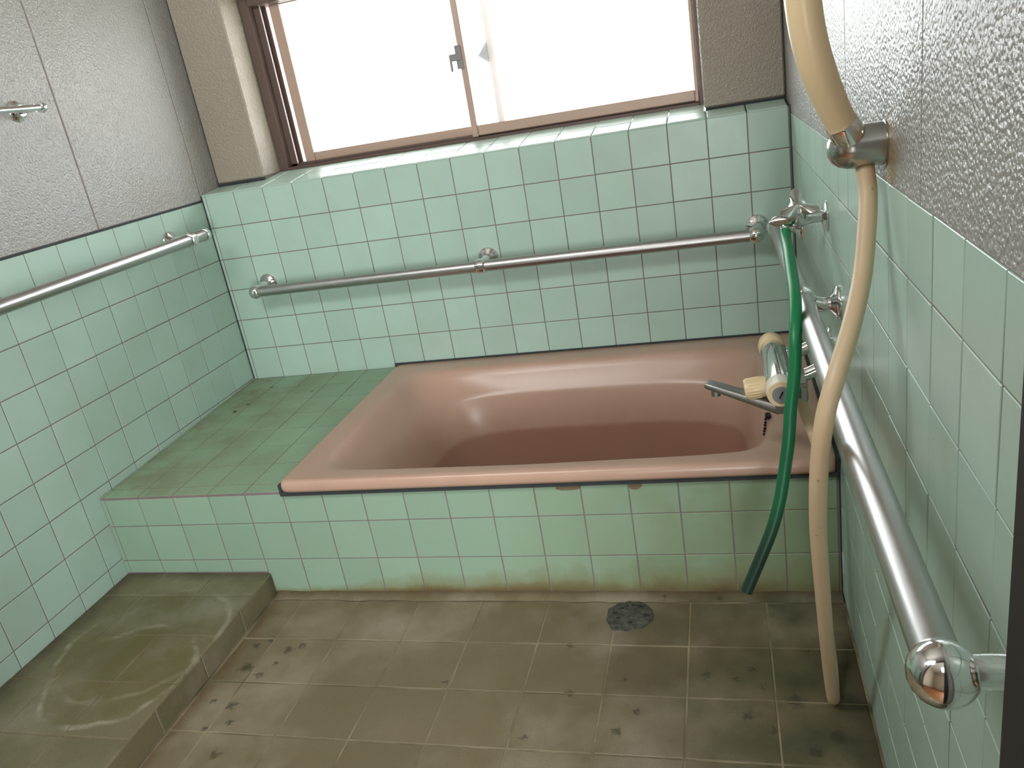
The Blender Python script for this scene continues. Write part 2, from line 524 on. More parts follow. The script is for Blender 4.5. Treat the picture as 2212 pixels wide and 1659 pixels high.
_tiles = {}
def tile_mesh(w, h, mat, t=0.006, b=0.0008):
    key = (round(w, 4), round(h, 4), mat, t, b)
    if key in _tiles: return _tiles[key]
    vs = []
    for (ins, n) in ((0, -t), (0, -b), (b * 0.35, -b * 0.35), (b, 0)):
        x, y = w / 2 - ins, h / 2 - ins
        vs += [(-x, -y, n), (x, -y, n), (x, y, n), (-x, y, n)]
    fs = [(12, 13, 14, 15)]
    sm = []
    for k in range(3):
        for i in range(4):
            j = (i + 1) % 4
            fs.append((k * 4 + i, k * 4 + j, k * 4 + 4 + j, k * 4 + 4 + i))
    me = bpy.data.meshes.new('tile')
    me.from_pydata(vs, [], fs); me.update()
    me.materials.append(MAT[mat])
    _tiles[key] = me
    return me
def put_tile(name, parent, mat, origin, u, v, u0, u1, v0, v1, gap=0.0024, tilt=0.0035, t=0.006, b=0.0008, proud=0.0004):
    """tile on the plane origin + u*U + v*V, normal UxV, filling [u0,u1]x[v0,v1] less half a joint all round"""
    w, h = u1 - u0 - gap, v1 - v0 - gap
    if w < 0.004 or h < 0.004: return None
    U, V = Vector(u), Vector(v); N = U.cross(V)
    o = link(name, tile_mesh(w, h, mat, t, b), parent)
    c = Vector(origin) + U * (u0 + u1) / 2 + V * (v0 + v1) / 2 + N * random.uniform(-proud, proud)
    m = Matrix((( U.x, V.x, N.x), (U.y, V.y, N.y), (U.z, V.z, N.z)))
    if tilt:
        s = min(1.0, 0.1 / max(w, h))
        m = m @ Matrix.Rotation(random.gauss(0, tilt) * s, 3, 'X') @ Matrix.Rotation(random.gauss(0, tilt) * s, 3, 'Y')
    o.matrix_local = Matrix.Translation(c) @ m.to_4x4()
    return o

# ------------------------------------------------------------------ room dimensions
W = 1.7174           # right wall face
ZD = 0.3046          # bath deck
P = 0.1              # wall tile pitch
X0 = 0.0122          # first vertical joint on the back wall and apron
ZT = 0.889           # top of the tiles on the side walls
SILL = 0.905
YF = -2.0            # door wall
H = 2.25
YP = 0.10            # face of the coated wall beside the window
WX0, WX1, WZ1 = 0.172, 1.508, 1.46
AP = -0.758          # apron face
BK = 0.0011          # grout depth

# ------------------------------------------------------------------ room shell
# floor: a slab of mortar with stoneware tiles, lower than the bath
fl = MB(); fl.box((-0.1, YF, -0.12), (W + 0.1, AP + 0.06, -0.0009))
floor = tag(obj('floor', fl, 'floor_joint'), kind='structure')
fx = [0.42 + 0.0] + [0.5072 + 0.1515 * i for i in range(9)]
xs = [0.425] + [x for x in [0.355 + 0.1515 * i for i in range(1, 10)] if x < W] + [W - 0.002]
ys = [AP - 0.03 - 0.137 * i for i in range(0, 10)]
for i in range(len(xs) - 1):
    for j in range(len(ys) - 1):
        if ys[j + 1] < YF: continue
        put_tile('floor_tile', floor, 'floor', (0, 0, 0), (1, 0, 0), (0, 1, 0), xs[i], xs[i + 1], ys[j + 1], ys[j], 0.0034, 0.004, 0.005, 0.0010, 0.0004)
# mortar fillet along the apron
ms = MB()
n = 44
vs, fs = [], []
for i in range(n + 1):
    x = 0.425 + (W - 0.427) * i / n
    a = random.uniform(-0.004, 0.003)
    vs += [(x, AP - 0.028 + a, 0.0006), (x, AP - 0.016 + a, 0.003 + random.uniform(0, .003)), (x, AP + 0.002, 0.006 + random.uniform(0, 0.003)), (x, AP + 0.002, -0.001)]
for i in range(n):
    for k in range(3):
        fs.append((i * 4 + k, i * 4 + 4 + k, i * 4 + 5 + k, i * 4 + 1 + k))
ms.add(vs, fs, True); ms.fix = True
obj('mortar_fillet', ms, 'floor', floor)

# back wall: tiled lower body, two coated piers, coated lintel
wb = MB()
wb.box((-0.1, BK, -0.12), (W + 0.1, 0.36, SILL - BK))
wb.box((-0.1, YP + 0.012, SILL - BK), (WX0 - 0.004, 0.36, H))
wb.box((WX1 + 0.004, YP + 0.012, SILL - BK), (W + 0.1, 0.36, H))
wb.box((WX0 - 0.004, YP + 0.012, WZ1), (WX1 + 0.004, 0.36, H))
wall_back = tag(obj('wall_back', wb, 'grout'), kind='structure')
U, V = (1, 0, 0), (0, 0, 1)
cols = [0.0] + [X0 + P * j for j in range(18)] + [W]
rows = [ZD - 0.004] + [ZD + P * k for k in range(1, 7)]
for i in range(len(cols) - 1):
    for k in range(len(rows) - 1):
        put_tile('wall_tile', wall_back, 'tile', (0, 0, 0), U, V, cols[i], cols[i + 1], rows[k], rows[k + 1])
# sill tiles, rising slightly towards the window
sl = math.atan(0.11)
SV = (0, math.cos(sl), math.sin(sl))
for i in range(len(cols) - 1):
    put_tile('sill_tile', wall_back, 'tile', (0, 0, SILL + 0.003), (1, 0, 0), SV, cols[i], cols[i + 1], -0.0005, 0.1, b=0.003)
    a, b = max(cols[i], WX0), min(cols[i + 1], WX1)
    if b - a > 0.01:
        put_tile('sill_tile', wall_back, 'tile', (0, 0, SILL + 0.003), (1, 0, 0), SV, a, b, 0.1, 0.2)
def panel(parent, mat, a, b, r=0.002):
    m = MB().bbox(a, b, r)
    return obj('wall_panel', m, mat, parent)
PB = 0.928
panel(wall_back, 'plaster_back', (0.004, YP, PB), (WX0, YP + 0.2, H), 0.004)
panel(wall_back, 'plaster_back', (WX1, YP, PB - 0.003), (W - 0.003, YP + 0.2, H), 0.004)
panel(wall_back, 'plaster_back', (WX0 + 0.002, YP, WZ1 + 0.005), (WX1 - 0.002, YP + 0.2, H), 0.004)
# soot-dark sealant where the coating meets the sill
for a, b in ((0.0, WX0 - 0.006), (WX1 + 0.006, W)):
    obj('sealant', MB().box((a, YP + 0.004, SILL), (b, YP + 0.02, PB + 0.002)), 'seal', wall_back)

# side walls
def side_wall(name, right):
    mb = MB()
    if right: mb.box((W + BK, YF - 0.12, -0.12), (W + 0.12, YP + 0.02, H))
    else: mb.box((-0.12, YF - 0.12, -0.12), (-BK, YP + 0.02, H))
    w = tag(obj(name, mb, 'grout'), kind='structure')
    zr = [0.0046 + P * k for k in range(0, 9)] + [ZT]
    joints = ([0.0] if not right else [0.0]) + ([0.1096 + P * i for i in range(15)] if not right else [0.0179 + P * i for i in range(20)])
    for i in range(len(joints) - 1):
        d0, d1 = joints[i], joints[i + 1]
        for k in range(len(zr) - 1):
            if d1 < -AP - 0.05 and zr[k + 1] < 0.25: continue      # behind the bath
            if right:
                put_tile('wall_tile', w, 'tile', (W, 0, 0), (0, -1, 0), (0, 0, 1), d0, d1, zr[k], zr[k + 1])
            else:
                put_tile('wall_tile', w, 'tile', (0, 0, 0), (0, 1, 0), (0, 0, 1), -d1, -d0, zr[k], zr[k + 1])
    pj = [YP + 0.01, 0.0, -0.4565, -0.913, -1.3695, -1.826, YF]
    for i in range(len(pj) - 1):
        a, b = pj[i + 1] + 0.0015, pj[i] - 0.0015
        if right: panel(w, 'plaster', (W, a, ZT - 0.0002), (W + 0.01, b, H), 0.0008)
        else: panel(w, 'plaster', (-0.01, a, ZT + 0.004), (0.0, b, H))
    # the wall goes on, out of sight, as plain tiled surface
    y1 = -joints[-1]
    if y1 > YF:
        obj('tiled_band', MB().box((-0.01, YF, 0.0), (-0.0005, y1 - 0.002, ZT)), 'tile', w)
    return w
wall_left = side_wall('wall_left', False)
wall_right = side_wall('wall_right', True)
obj('sealant', MB().box((-0.0015, -1.9, ZT - 0.001), (0.0012, 0, ZT + 0.004)), 'seal', wall_left)
obj('sealant', MB().box((0.0, -0.003, ZD), (0.0028, 0.0005, SILL)), 'seal', wall_left)
obj('sealant', MB().box((W - 0.0025, -0.0025, ZD), (W, 0.0005, ZT + 0.02)), 'seal', wall_right)
obj('sealant', MB().box((W - 0.0025, AP - 0.003, 0.002), (W, AP + 0.0005, 0.285)), 'seal', wall_right)

ceiling = tag(obj('ceiling', MB().box((-0.12, -3.72, H), (2.6, 0.36, H + 0.1)), 'ceiling'), kind='structure')
# door wall with the doorway the photograph is taken from
DX0, DX1 = 0.62, 1.66
wf = MB()
wf.box((-0.1, YF - 0.1, 0.0), (DX0, YF, H)); wf.box((DX1, YF - 0.12, 0.0), (2.6, YF, H)); wf.box((DX0, YF - 0.1, 1.98), (DX1, YF, H))
wall_front = tag(obj('wall_front', wf, 'plaster'), kind='structure')
df = MB()
df.bbox((1.609, YF - 0.115, 0.0), (DX1, YF + 0.02, 2.0), 0.003)
door_1 = tag(obj('door_1', df, 'door_dark'), kind='structure')
obj('door_jamb', MB().bbox((DX0, YF - 0.115, 0.0), (DX0 + 0.045, YF + 0.02, 2.0)), 'door_dark', door_1)
obj('door_head', MB().bbox((DX0 + 0.045, YF - 0.115, 1.955), (1.609, YF + 0.02, 2.0)), 'door_dark', door_1)
# hallway behind the photographer
tag(obj('wall_hall_left', MB().box((-0.12, -3.72, -0.05), (0.0, YF - 0.12, H)), 'hall_wall'), kind='structure')
tag(obj('wall_hall_right', MB().box((2.5, -3.72, -0.05), (2.6, YF - 0.12, H)), 'hall_wall'), kind='structure')
tag(obj('wall_hall_rear', MB().box((0.0, -3.72, -0.05), (2.5, -3.62, H)), 'hall_wall'), kind='structure')
tag(obj('floor_hall', MB().box((0.0, -3.62, -0.12), (2.5, YF, 0.0)), 'hall_floor'), kind='structure')
tag(obj('added_eave', MB().box((-0.8, 0.36, 1.62), (W + 0.8, 1.05, 1.70)), 'bronze_dark'), kind='structure')  # unseen overhang added to keep high skylight off the floor and low walls
tag(obj('ground', MB().box((-40, 0.6, -0.7), (40, 80, -0.6)), 'ground'), kind='structure')

# ------------------------------------------------------------------ window
win = tag(empty('window_1', (0, 0, 0)), kind='structure')
Z0 = SILL + 0.0215
fr = MB()
y0, y1 = 0.205, 0.30
fr.bbox((WX0, y0, Z0), (WX0 + 0.030, y1, WZ1), 0.002)               # left jamb, stepped by its tracks
fr.bbox((WX0 + 0.030, 0.232, Z0), (WX0 + 0.052, 0.242, WZ1), 0.001)
fr.bbox((WX0 + 0.030, 0.262, Z0), (WX0 + 0.058, 0.300, WZ1), 0.001)
fr.bbox((WX1 - 0.012, y0, Z0), (WX1, y1, WZ1), 0.002)               # right jamb
fr.bbox((WX0 + 0.030, y0, WZ1 - 0.045), (WX1 - 0.012, y1, WZ1), 0.002)   # head
fr.bbox((WX0 + 0.030, y0, Z0 - 0.004), (WX1 - 0.012, y1, Z0 + 0.012), 0.002)   # sill section
fr.bbox((WX0 + 0.030, 0.232, Z0 + 0.012), (WX1 - 0.012, 0.236, Z0 + 0.020), 0.0008)
fr.bbox((WX0 + 0.030, 0.262, Z0 + 0.012), (WX1 - 0.012, 0.266, Z0 + 0.020), 0.0008)
obj('window_frame', fr, 'bronze_dark', win)
def sash(xa, xb, ya, yb, lw, rw, label):
    s = MB()
    s.bbox((xa, ya, Z0 + 0.013), (xa + lw, yb, WZ1 - 0.046), 0.002)
    sa = obj('sash', s, 'bronze', win); sa['label'] = label
    zb, zt = Z0 + 0.016, WZ1 - 0.049
    obj('stile', MB().bbox((xb - rw, ya, Z0 + 0.013), (xb, yb, WZ1 - 0.046), 0.002), 'bronze', sa)
    obj('rail', MB().bbox((xa + lw, ya + 0.002, zb), (xb - rw, yb - 0.002, 0.9715), 0.002), 'bronze', sa)
    obj('rail', MB().bbox((xa + lw, ya + 0.002, zt - 0.002), (xb - rw, yb - 0.002, zt + 0.002), 0.001), 'bronze', sa)
    ym = (ya + yb) / 2
    obj('pane', MB().box((xa + lw - 0.001, ym - 0.002, 0.9705), (xb - rw + 0.001, ym + 0.002, zt)), 'frosted', sa)
    return sa
sl_ = sash(0.2505, 0.927, 0.243, 0.261, 0.033, 0.020, 'outer sash standing a little open at the left jamb')
sr_ = sash(0.8275, 1.4960, 0.212, 0.231, 0.0195, 0.011, 'inner sash carrying the latch')
# crescent latch on the inner sash, its keeper on the outer one
la = MB()
la.bbox((0.820, 0.203, 1.135), (0.838, 0.212, 1.200), 0.002)
la.bbox((0.800, 0.199, 1.158), (0.838, 0.207, 1.178), 0.003)
la.bbox((0.800, 0.199, 1.130), (0.808, 0.207, 1.160), 0.003)
obj('latch', la, 'dial_grey', sr_)
kp = MB()
kp.add([(0.907, 0.238, 1.195), (0.907, 0.238, 1.140), (0.878, 0.238, 1.162), (0.907, 0.246, 1.195), (0.907, 0.246, 1.140), (0.878, 0.246, 1.162)],
       [(0, 2, 1), (3, 4, 5), (0, 1, 4, 3), (1, 2, 5, 4), (2, 0, 3, 5)]); kp.fix = True
obj('latch_keeper', kp, 'dial_grey', sl_)

# ------------------------------------------------------------------ tiled bath surround
def deck_z(y): return 0.281 + (0.3030 - 0.281) * (y - AP) / (-AP)
SX = 0.513
sb = MB()
z_a, z_b = deck_z(AP) - BK, deck_z(0) - BK
sb.add([(0.001, AP + BK, 0), (SX, AP + BK, 0), (SX, 0.002, 0), (0.001, 0.002, 0), (0.001, AP + BK, z_a), (SX, AP + BK, z_a), (SX, 0.002, z_b), (0.001, 0.002, z_b)],
       [(3, 2, 1, 0), (4, 5, 6, 7), (0, 1, 5, 4), (1, 2, 6, 5), (2, 3, 7, 6), (3, 0, 4, 7)])
sb.box((SX, AP + BK, 0), (W - 0.001, AP + 0.018, 0.277))
surround = tag(obj('bath_surround', sb, 'grout'), 'low green tiled wall and shelf boxing in the pink bathtub', 'bath surround')
az = [0.0008, 0.0984, 0.1984, 0.2745]
ST_X, ST_Z = 0.420, 0.061
for i in range(len(cols) - 1):
    for k in range(3):
        a, b, z0, z1 = cols[i], cols[i + 1], az[k], az[k + 1]
        if k == 0 and b <= ST_X + 0.02: z0 = ST_Z + 0.001
        put_tile('apron_tile', surround, 'apron_tile', (0, AP, 0), U, V, a, b, z0, z1)
sl2 = math.atan((0.3030 - 0.281) / -AP)
SV2 = (0, math.cos(sl2), math.sin(sl2))
yr = [0.0, 0.042] + [0.042 + 0.1023 * i for i in range(1, 8)]
yr[-1] = -AP - 0.002
for i in range(6):
    a, b = cols[i], min(cols[i + 1], SX)
    for j in range(len(yr) - 1):
        put_tile('shelf_tile', surround, 'shelf_tile', (0, AP, 0.281), (1, 0, 0), SV2, a, b, yr[j], yr[j + 1], 0.0026)
# broken spots under the rim, patched with mortar
for (x0, x1, h) in ((1.158, 1.212, 0.016), (1.311, 1.342, 0.018)):
    p = MB(); m_ = 9
    vs = []
    for k in range(m_):
        a = 2 * PI * k / m_
        vs.append(((x0 + x1) / 2 + (x1 - x0) / 2 * math.cos(a) * random.uniform(.85, 1.1), 0.2745 - h / 2 + h / 2 * math.sin(a) * random.uniform(.8, 1.1)))
    p.add([(x, AP - 0.0012, z) for x, z in vs] + [(x, AP + 0.004, z) for x, z in vs],
          [tuple(range(m_))] + [(k, k + m_, (k + 1) % m_ + m_, (k + 1) % m_) for k in range(m_)]); p.fix = True
    obj('mortar_patch', p, 'mortar', surround)

# ------------------------------------------------------------------ raised step on the left
YS0, YS1 = AP - 0.002, YF + 0.002
stp = MB().box((0.001, YS1, 0.0), (ST_X - BK, YS0, ST_Z - 0.0015))
step = tag(obj('raised_step', stp, 'floor_joint'), 'low stained tiled step along the left wall, with bowl rings', 'step')
sx = [0.0, 0.115, 0.2655, ST_X]
sy = [YS0, YS0 - 0.09] + [YS0 - 0.09 - 0.145 * i for i in range(1, 8)]
for i in range(3):
    for j in range(len(sy) - 1):
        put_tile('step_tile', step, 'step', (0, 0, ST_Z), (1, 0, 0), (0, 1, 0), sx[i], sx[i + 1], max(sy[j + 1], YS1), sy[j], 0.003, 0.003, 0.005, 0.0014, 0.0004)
ey = [YS0, YS0 - 0.145] + [YS0 - 0.145 - 0.152 * i for i in range(1, 8)]
for j in range(len(ey) - 1):
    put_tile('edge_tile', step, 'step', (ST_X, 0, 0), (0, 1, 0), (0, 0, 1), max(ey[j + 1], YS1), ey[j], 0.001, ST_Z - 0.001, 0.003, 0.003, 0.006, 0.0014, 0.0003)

# ------------------------------------------------------------------ bathtub
def ring(x0, x1, y0, y1, z, e, bow=0.0, n=96):
    """super-ellipse ring; bow pushes the long front edge outwards in the middle"""
    cx_, cy_, a, b = (x0 + x1) / 2, (y0 + y1) / 2, (x1 - x0) / 2, (y1 - y0) / 2
    out = []
    for k in range(n):
        t = 2 * PI * k / n
        c, s_ = math.cos(t), math.sin(t)
        px = math.copysign(abs(c) ** (2 / e), c); py = math.copysign(abs(s_) ** (2 / e), s_)
        y = cy_ + b * py
        if py < 0: y -= bow * (1 - px * px) * (-py)
        else: y += bow * 0.35 * (1 - px * px) * py
        out.append((cx_ + a * px, y, z))
    return out
TX0, TX1, TY0, TY1 = 0.5165, W - 0.005, AP - 0.014, -0.0040
RZ = 0.3115
rings = [
    ring(TX0 + .012, TX1 - .004, TY0 + .020, TY1 - .002, 0.284, 60),
    ring(TX0 + .002, TX1, TY0 + .002, TY1, 0.284, 60),
    ring(TX0, TX1, TY0, TY1, 0.290, 60),
    ring(TX0, TX1, TY0, TY1, 0.300, 60),
    ring(TX0 + .002, TX1, TY0 + .003, TY1, 0.3085, 60),
    ring(TX0 + .006, TX1 - .002, TY0 + .008, TY1 - .001, RZ, 60),
    ring(TX0 + .012, TX1 - .004, TY0 + .014, TY1 - .003, RZ + .0005, 50),
    ring(TX0 + .060, 1.606, TY0 + .052, TY1 - .070, RZ - .001, 16, 0.012),
    ring(TX0 + .072, 1.600, TY0 + .060, TY1 - .082, RZ - .003, 13, 0.016),
    ring(TX0 + .084, 1.594, TY0 + .067, TY1 - .090, RZ - .010, 10, 0.020),
    ring(TX0 + .100, 1.588, TY0 + .073, TY1 - .100, 0.285, 8, 0.022),
    ring(TX0 + .135, 1.578, TY0 + .082, TY1 - .121, 0.246, 5.5, 0.026),
    ring(TX0 + .142, 1.575, TY0 + .085, TY1 - .128, 0.238, 5.2, 0.027),
    ring(TX0 + .150, 1.572, TY0 + .088, TY1 - .131, 0.228, 5.0, 0.027),
    ring(TX0 + .195, 1.560, TY0 + .098, TY1 - .140, 0.160, 4.7, 0.026),
    ring(TX0 + .260, 1.545, TY0 + .110, TY1 - .152, 0.02, 4.4, 0.024),
    ring(TX0 + .300, 1.530, TY0 + .120, TY1 - .164, -0.10, 4.4, 0.020),
    ring(TX0 + .330, 1.510, TY0 + .140, TY1 - .185, -0.16, 4.2, 0.016),
    ring(TX0 + .380, 1.470, TY0 + .185, TY1 - .200, -0.185, 4.0, 0.010),
    ring(TX0 + .560, 1.330, TY0 + .300, TY1 - .300, -0.190, 3.0, 0.0),
]
tb = MB(); N_ = 96
vs, fs = [], []
for r_ in rings: vs += r_
for k in range(len(rings) - 1):
    for i in range(N_):
        j = (i + 1) % N_
        fs.append((k * N_ + i, k * N_ + j, (k + 1) * N_ + j, (k + 1) * N_ + i))
fs.append(tuple((len(rings) - 1) * N_ + i for i in range(N_)))
tb.add(vs, fs, True)
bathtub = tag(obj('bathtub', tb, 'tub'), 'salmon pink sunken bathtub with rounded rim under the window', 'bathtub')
sol = bathtub.modifiers.new('thickness', 'SOLIDIFY'); sol.thickness = 0.004; sol.offset = -1
sq = MB()
sq.box((SX - 0.001, -0.0050, 0.3040), (W - 0.003, -0.0004, 0.3165))
sq.box((SX - 0.002, AP - 0.006, 0.276), (SX + 0.005, -0.002, 0.3005))
sq.box((SX - 0.002, AP - 0.007, 0.2720), (W - 0.003, AP - 0.0010, 0.2838))
sq.box((W - 0.0065, AP - 0.012, 0.284), (W - 0.0010, -0.002, 0.3135))
obj('sealant', sq, 'seal', bathtub)
ch = MB()
for k in range(9):
    ch.sphere((1.598 - 0.0012 * k, -0.560 - 0.006 * k + 0.001 * (k % 2), RZ + 0.003 - (0.0 if k < 4 else 0.004 * (k - 3))), 0.0032, 10, 6)
ch.bbox((1.594, -0.566, RZ - 0.002), (1.606, -0.546, RZ + 0.006), 0.002)
obj('plug_chain', ch, 'screw', bathtub)

# ------------------------------------------------------------------ grab bars
def flange(mb, c, nrm, r=0.030, h=0.009):
    mb.lathe([(r, 0.0), (r, h * 0.35), (r * 0.93, h * 0.7), (r * 0.70, h), (0.013, h + 0.006), (0.0125, h + 0.01)], axis_matrix(c, nrm), 28)
def screws(parent, c, nrm, r=0.021, cnt=3, ph=0.5):
    n_ = Vector(nrm).normalized()
    q = Vector((0, 0, 1)).rotation_difference(n_)
    for k in range(cnt):
        a = ph + 2 * PI * k / cnt
        p = Vector(c) + q @ Vector((r * math.cos(a), r * math.sin(a), 0.0062))
        s_ = MB().lathe([(0.0032, 0.0), (0.0032, 0.0016), (0.0022, 0.0024)], axis_matrix(p, n_), 10)
        child('screw', s_, 'screw', parent)
def bracket(parent, wall_pt, nrm, bar_pt, ball=0.0225, collar=None, label=None):
    """flange on the wall, arm to the bar, ball or collar around the bar"""
    mb = MB()
    flange(mb, wall_pt, nrm)
    a, b = Vector(wall_pt) + Vector(nrm) * 0.012, Vector(bar_pt)
    mid = (a + Vector(nrm) * 0.02)
    mb.tube(catmull([a, mid, b], 6), [0.0125] * 13, 14)
    if collar is None: mb.sphere(b, ball)
    else:
        d = Vector(collar)
        mb.lathe([(0.0165, -0.014), (0.0215, -0.010), (0.0225, 0.0), (0.0215, 0.010), (0.0165, 0.014)], axis_matrix(b, d), 24)
    o = child('bracket', mb, 'chrome', parent)
    screws(o, wall_pt, nrm)
    return o
def bar_mesh(a, b, r=0.0165):
    return MB().tube([Vector(a).lerp(Vector(b), t) for t in (0, .25, .5, .75, 1)], r, 28)

# long bar on the back wall
yb = -0.068
zb = 0.606
t = tag(empty('grab_bar', (0.87, 0.0, zb)), 'long steel grab bar level on the back wall above the bathtub', 'grab bar')
child('bar', bar_mesh((0.142, yb, zb), (1.615, yb, zb)), 'steel', t)
bracket(t, (0.150, 0.0, zb + 0.010), (0, -1, 0), (0.142, yb, zb))
bracket(t, (0.875, 0.0, zb + 0.010), (0, -1, 0), (0.869, yb, zb), collar=(1, 0, 0))
bracket(t, (1.622, 0.0, zb + 0.010), (0, -1, 0), (1.615, yb, zb))

# bar along the right wall
xr_, zr_ = 1.6585, 0.639
t = tag(empty('grab_bar', (W, -0.9, zr_)), 'thick steel grab bar along the right wall ending in a chrome ball', 'grab bar')
child('bar', bar_mesh((xr_, -1.722, zr_), (xr_, -0.17, zr_)), 'steel', t)
bracket(t, (W, -1.722, zr_ + 0.002), (-1, 0, 0), (xr_, -1.722, zr_), ball=0.0235)
bracket(t, (W, -0.80, zr_ - 0.012), (-1, 0, 0), (xr_, -0.80, zr_), collar=(0, 1, 0))
bracket(t, (W, -0.17, zr_ - 0.004), (-1, 0, 0), (xr_, -0.17, zr_), ball=0.0225)

# bar along the left wall
xl, zl = 0.068, 0.806
t = tag(empty('grab_bar', (0, -0.7, zl)), 'steel grab bar along the left wall just below the tile edge', 'grab bar')
child('bar', bar_mesh((xl, -1.55, zl), (xl, -0.142, zl)), 'steel', t)
e = MB().lathe([(0.0165, 0.0), (0.0195, 0.002), (0.0195, 0.016), (0.015, 0.022), (0.004, 0.024)], axis_matrix((xl, -0.142, zl), (0, 1, 0)), 24)
child('end_cap', e, 'chrome', t)
bracket(t, (0.0, -0.205, zl + 0.002), (1, 0, 0), (xl, -0.205, zl), collar=(0, 1, 0))
bracket(t, (0.0, -1.45, zl + 0.002), (1, 0, 0), (xl, -1.45, zl), collar=(0, 1, 0))

# thin rail higher up on the left wall
xu, zu = 0.055, 1.1915
t = tag(empty('towel_rail', (0, -0.9, zu)), 'thin chrome towel rail high on the left wall, cut by the frame', 'towel rail')
child('bar', bar_mesh((xu, -1.25, zu), (xu, -0.571, zu), 0.0075), 'chrome', t)
e = MB().lathe([(0.0075, 0.0), (0.0115, 0.001), (0.0125, 0.006), (0.0105, 0.012), (0.003, 0.014)], axis_matrix((xu, -0.573, zu), (0, 1, 0)), 20)
child('end_cap', e, 'chrome', t)
for y in (-0.586, -1.20):
    mb = MB(); flange(mb, (0, y, zu), (1, 0, 0), 0.024, 0.007)
    mb.tube([(0.01, y, zu), (0.03, y, zu), (xu, y, zu)], 0.008, 14)
    o = child('bracket', mb, 'chrome', t)
    screws(o, (0, y, zu), (1, 0, 0), 0.017, 2, -PI / 2 + 0.3)

# ------------------------------------------------------------------ wall tap with three-armed handle (upper right)
TY, TZ = -0.66, 0.7505
t = tag(empty('wall_tap', (W, TY, TZ)), 'chrome wall tap with star handle above the bath, green hose attached', 'tap')
mb = MB().lathe([(0.027, 0.0), (0.027, 0.003), (0.022, 0.006), (0.012, 0.009)], axis_matrix((W, TY, TZ), (-1, 0, 0)), 30)
child('wall_flange', mb, 'tap_metal', t)
mb = MB().lathe([(0.0105, 0.004), (0.0105, 0.022), (0.0118, 0.030), (0.0160, 0.042), (0.0175, 0.052), (0.0158, 0.062), (0.0120, 0.073), (0.0100, 0.084), (0.0080, 0.092), (0.0045, 0.0965), (0.0045, 0.1000), (0.0010, 0.1015)],
                axis_matrix((W, TY, TZ), (-1, 0, 0)), 28)
mb.lathe([(0.0165, 0.000), (0.0185, 0.012), (0.0165, 0.020), (0.0110, 0.026)], axis_matrix((W - 0.052, TY, TZ), (0, -0.75, 1)), 26)
child('body', mb, 'tap_metal', t)
hd = MB()
hc = Vector((W - 0.050, TY - 0.015, TZ + 0.020))
ht = Vector((-0.04, -0.85, 1)).normalized()
hm = axis_matrix(hc, ht)
n = 60
prof = [(0.30, -0.006), (0.75, -0.002), (1.0, 0.003), (0.97, 0.007), (0.70, 0.011), (0.40, 0.015), (0.15, 0.017), (0.01, 0.0175)]
vs, fs = [], []
for (rr, h) in prof:
    for k in range(n):
        a = 2 * PI * k / n
        lobe = 0.5 + 0.5 * math.cos(3 * (a - 1.62))
        r_ = (0.0165 + 0.0225 * lobe ** 2.0 * min(1, rr * 1.05)) * rr
        vs.append((r_ * math.cos(a), r_ * math.sin(a), h + 0.008 * (lobe ** 2) * rr ** 3))
for k in range(len(prof) - 1):
    for i in range(n):
        j = (i + 1) % n
        fs.append((k * n + i, k * n + j, (k + 1) * n + j, (k + 1) * n + i))
fs.append(tuple(reversed(range(n)))); fs.append(tuple((len(prof) - 1) * n + i for i in range(n)))
hd.add(vs, fs, True, hm); hd.fix = True
child('handle', hd, 'tap_metal', t)
sp = MB().tube(catmull([(W - 0.0735, TY, TZ - 0.002), (W - 0.0735, TY - 0.004, TZ - 0.012), (W - 0.0732, TY - 0.013, TZ - 0.021)], 6), 0.0080, 16)
child('spout', sp, 'chrome', t)

# green hose pushed on the tap
g = [(1.6442, -0.6705, 0.7315), (1.6438, -0.700, 0.7200), (1.6430, -0.745, 0.7120), (1.6410, -0.825, 0.6900), (1.6387, -0.90, 0.666), (1.6328, -0.95, 0.6286), (1.6280, -0.97, 0.575), (1.6185, -0.985, 0.519), (1.612, -1.0, 0.469),
     (1.6026, -1.01, 0.4177), (1.593, -1.02, 0.373), (1.5787, -1.03, 0.327), (1.559, -1.04, 0.2813), (1.531, -1.05, 0.2184)]
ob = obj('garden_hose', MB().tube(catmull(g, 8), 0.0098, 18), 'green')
tag(ob, 'green hose hanging from the chrome tap, its lower end dark', 'hose')

# ------------------------------------------------------------------ bath mixer
MX, MY0, MY1, MZ = 1.612, -0.86, -0.575, 0.489
t = tag(empty('bath_mixer', (W, -0.72, MZ)), 'thermostatic bath mixer with cream knobs and swivel spout over the tub edge', 'mixer tap')
ax = (0, 1, 0)
A = axis_matrix((MX, MY0, MZ), ax)
L = MY1 - MY0
mb = MB().lathe([(0.0215, 0.040), (0.0225, 0.044), (0.0225, L - 0.055), (0.0210, L - 0.050)], A, 30)
mb.bbox((MX, MY0 + 0.055, MZ - 0.014), (MX + 0.030, MY1 - 0.06, MZ + 0.014), 0.006)
child('body', mb, 'chrome', t)
mb = MB().lathe([(0.0195, 0.0), (0.0235, 0.003), (0.0245, 0.016), (0.0235, 0.038)], A, 34)
k1 = child('flow_knob', mb, 'cream_white', t, 'off-white ribbed knob nearest the camera')
mb = MB().lathe([(0.0225, -0.0012), (0.0232, 0.0005), (0.0232, 0.003)], A, 34)
child('knob_ring', mb, 'cream', k1)
mb = MB().lathe([(0.0150, -0.0034), (0.0150, 0.0005)], A, 30)
child('dial_face', mb, 'dial_grey', k1)
mk = MB().bbox((-0.0012, -0.007, -0.0005), (0.0012, 0.007, 0.001), 0.0003, A @ Matrix.Translation((0, 0, -0.0036)) @ Matrix.Rotation(0.45, 4, 'Z'))
child('dial_mark', mk, 'screw', k1)
B = axis_matrix((MX, MY1 - 0.052, MZ), ax)
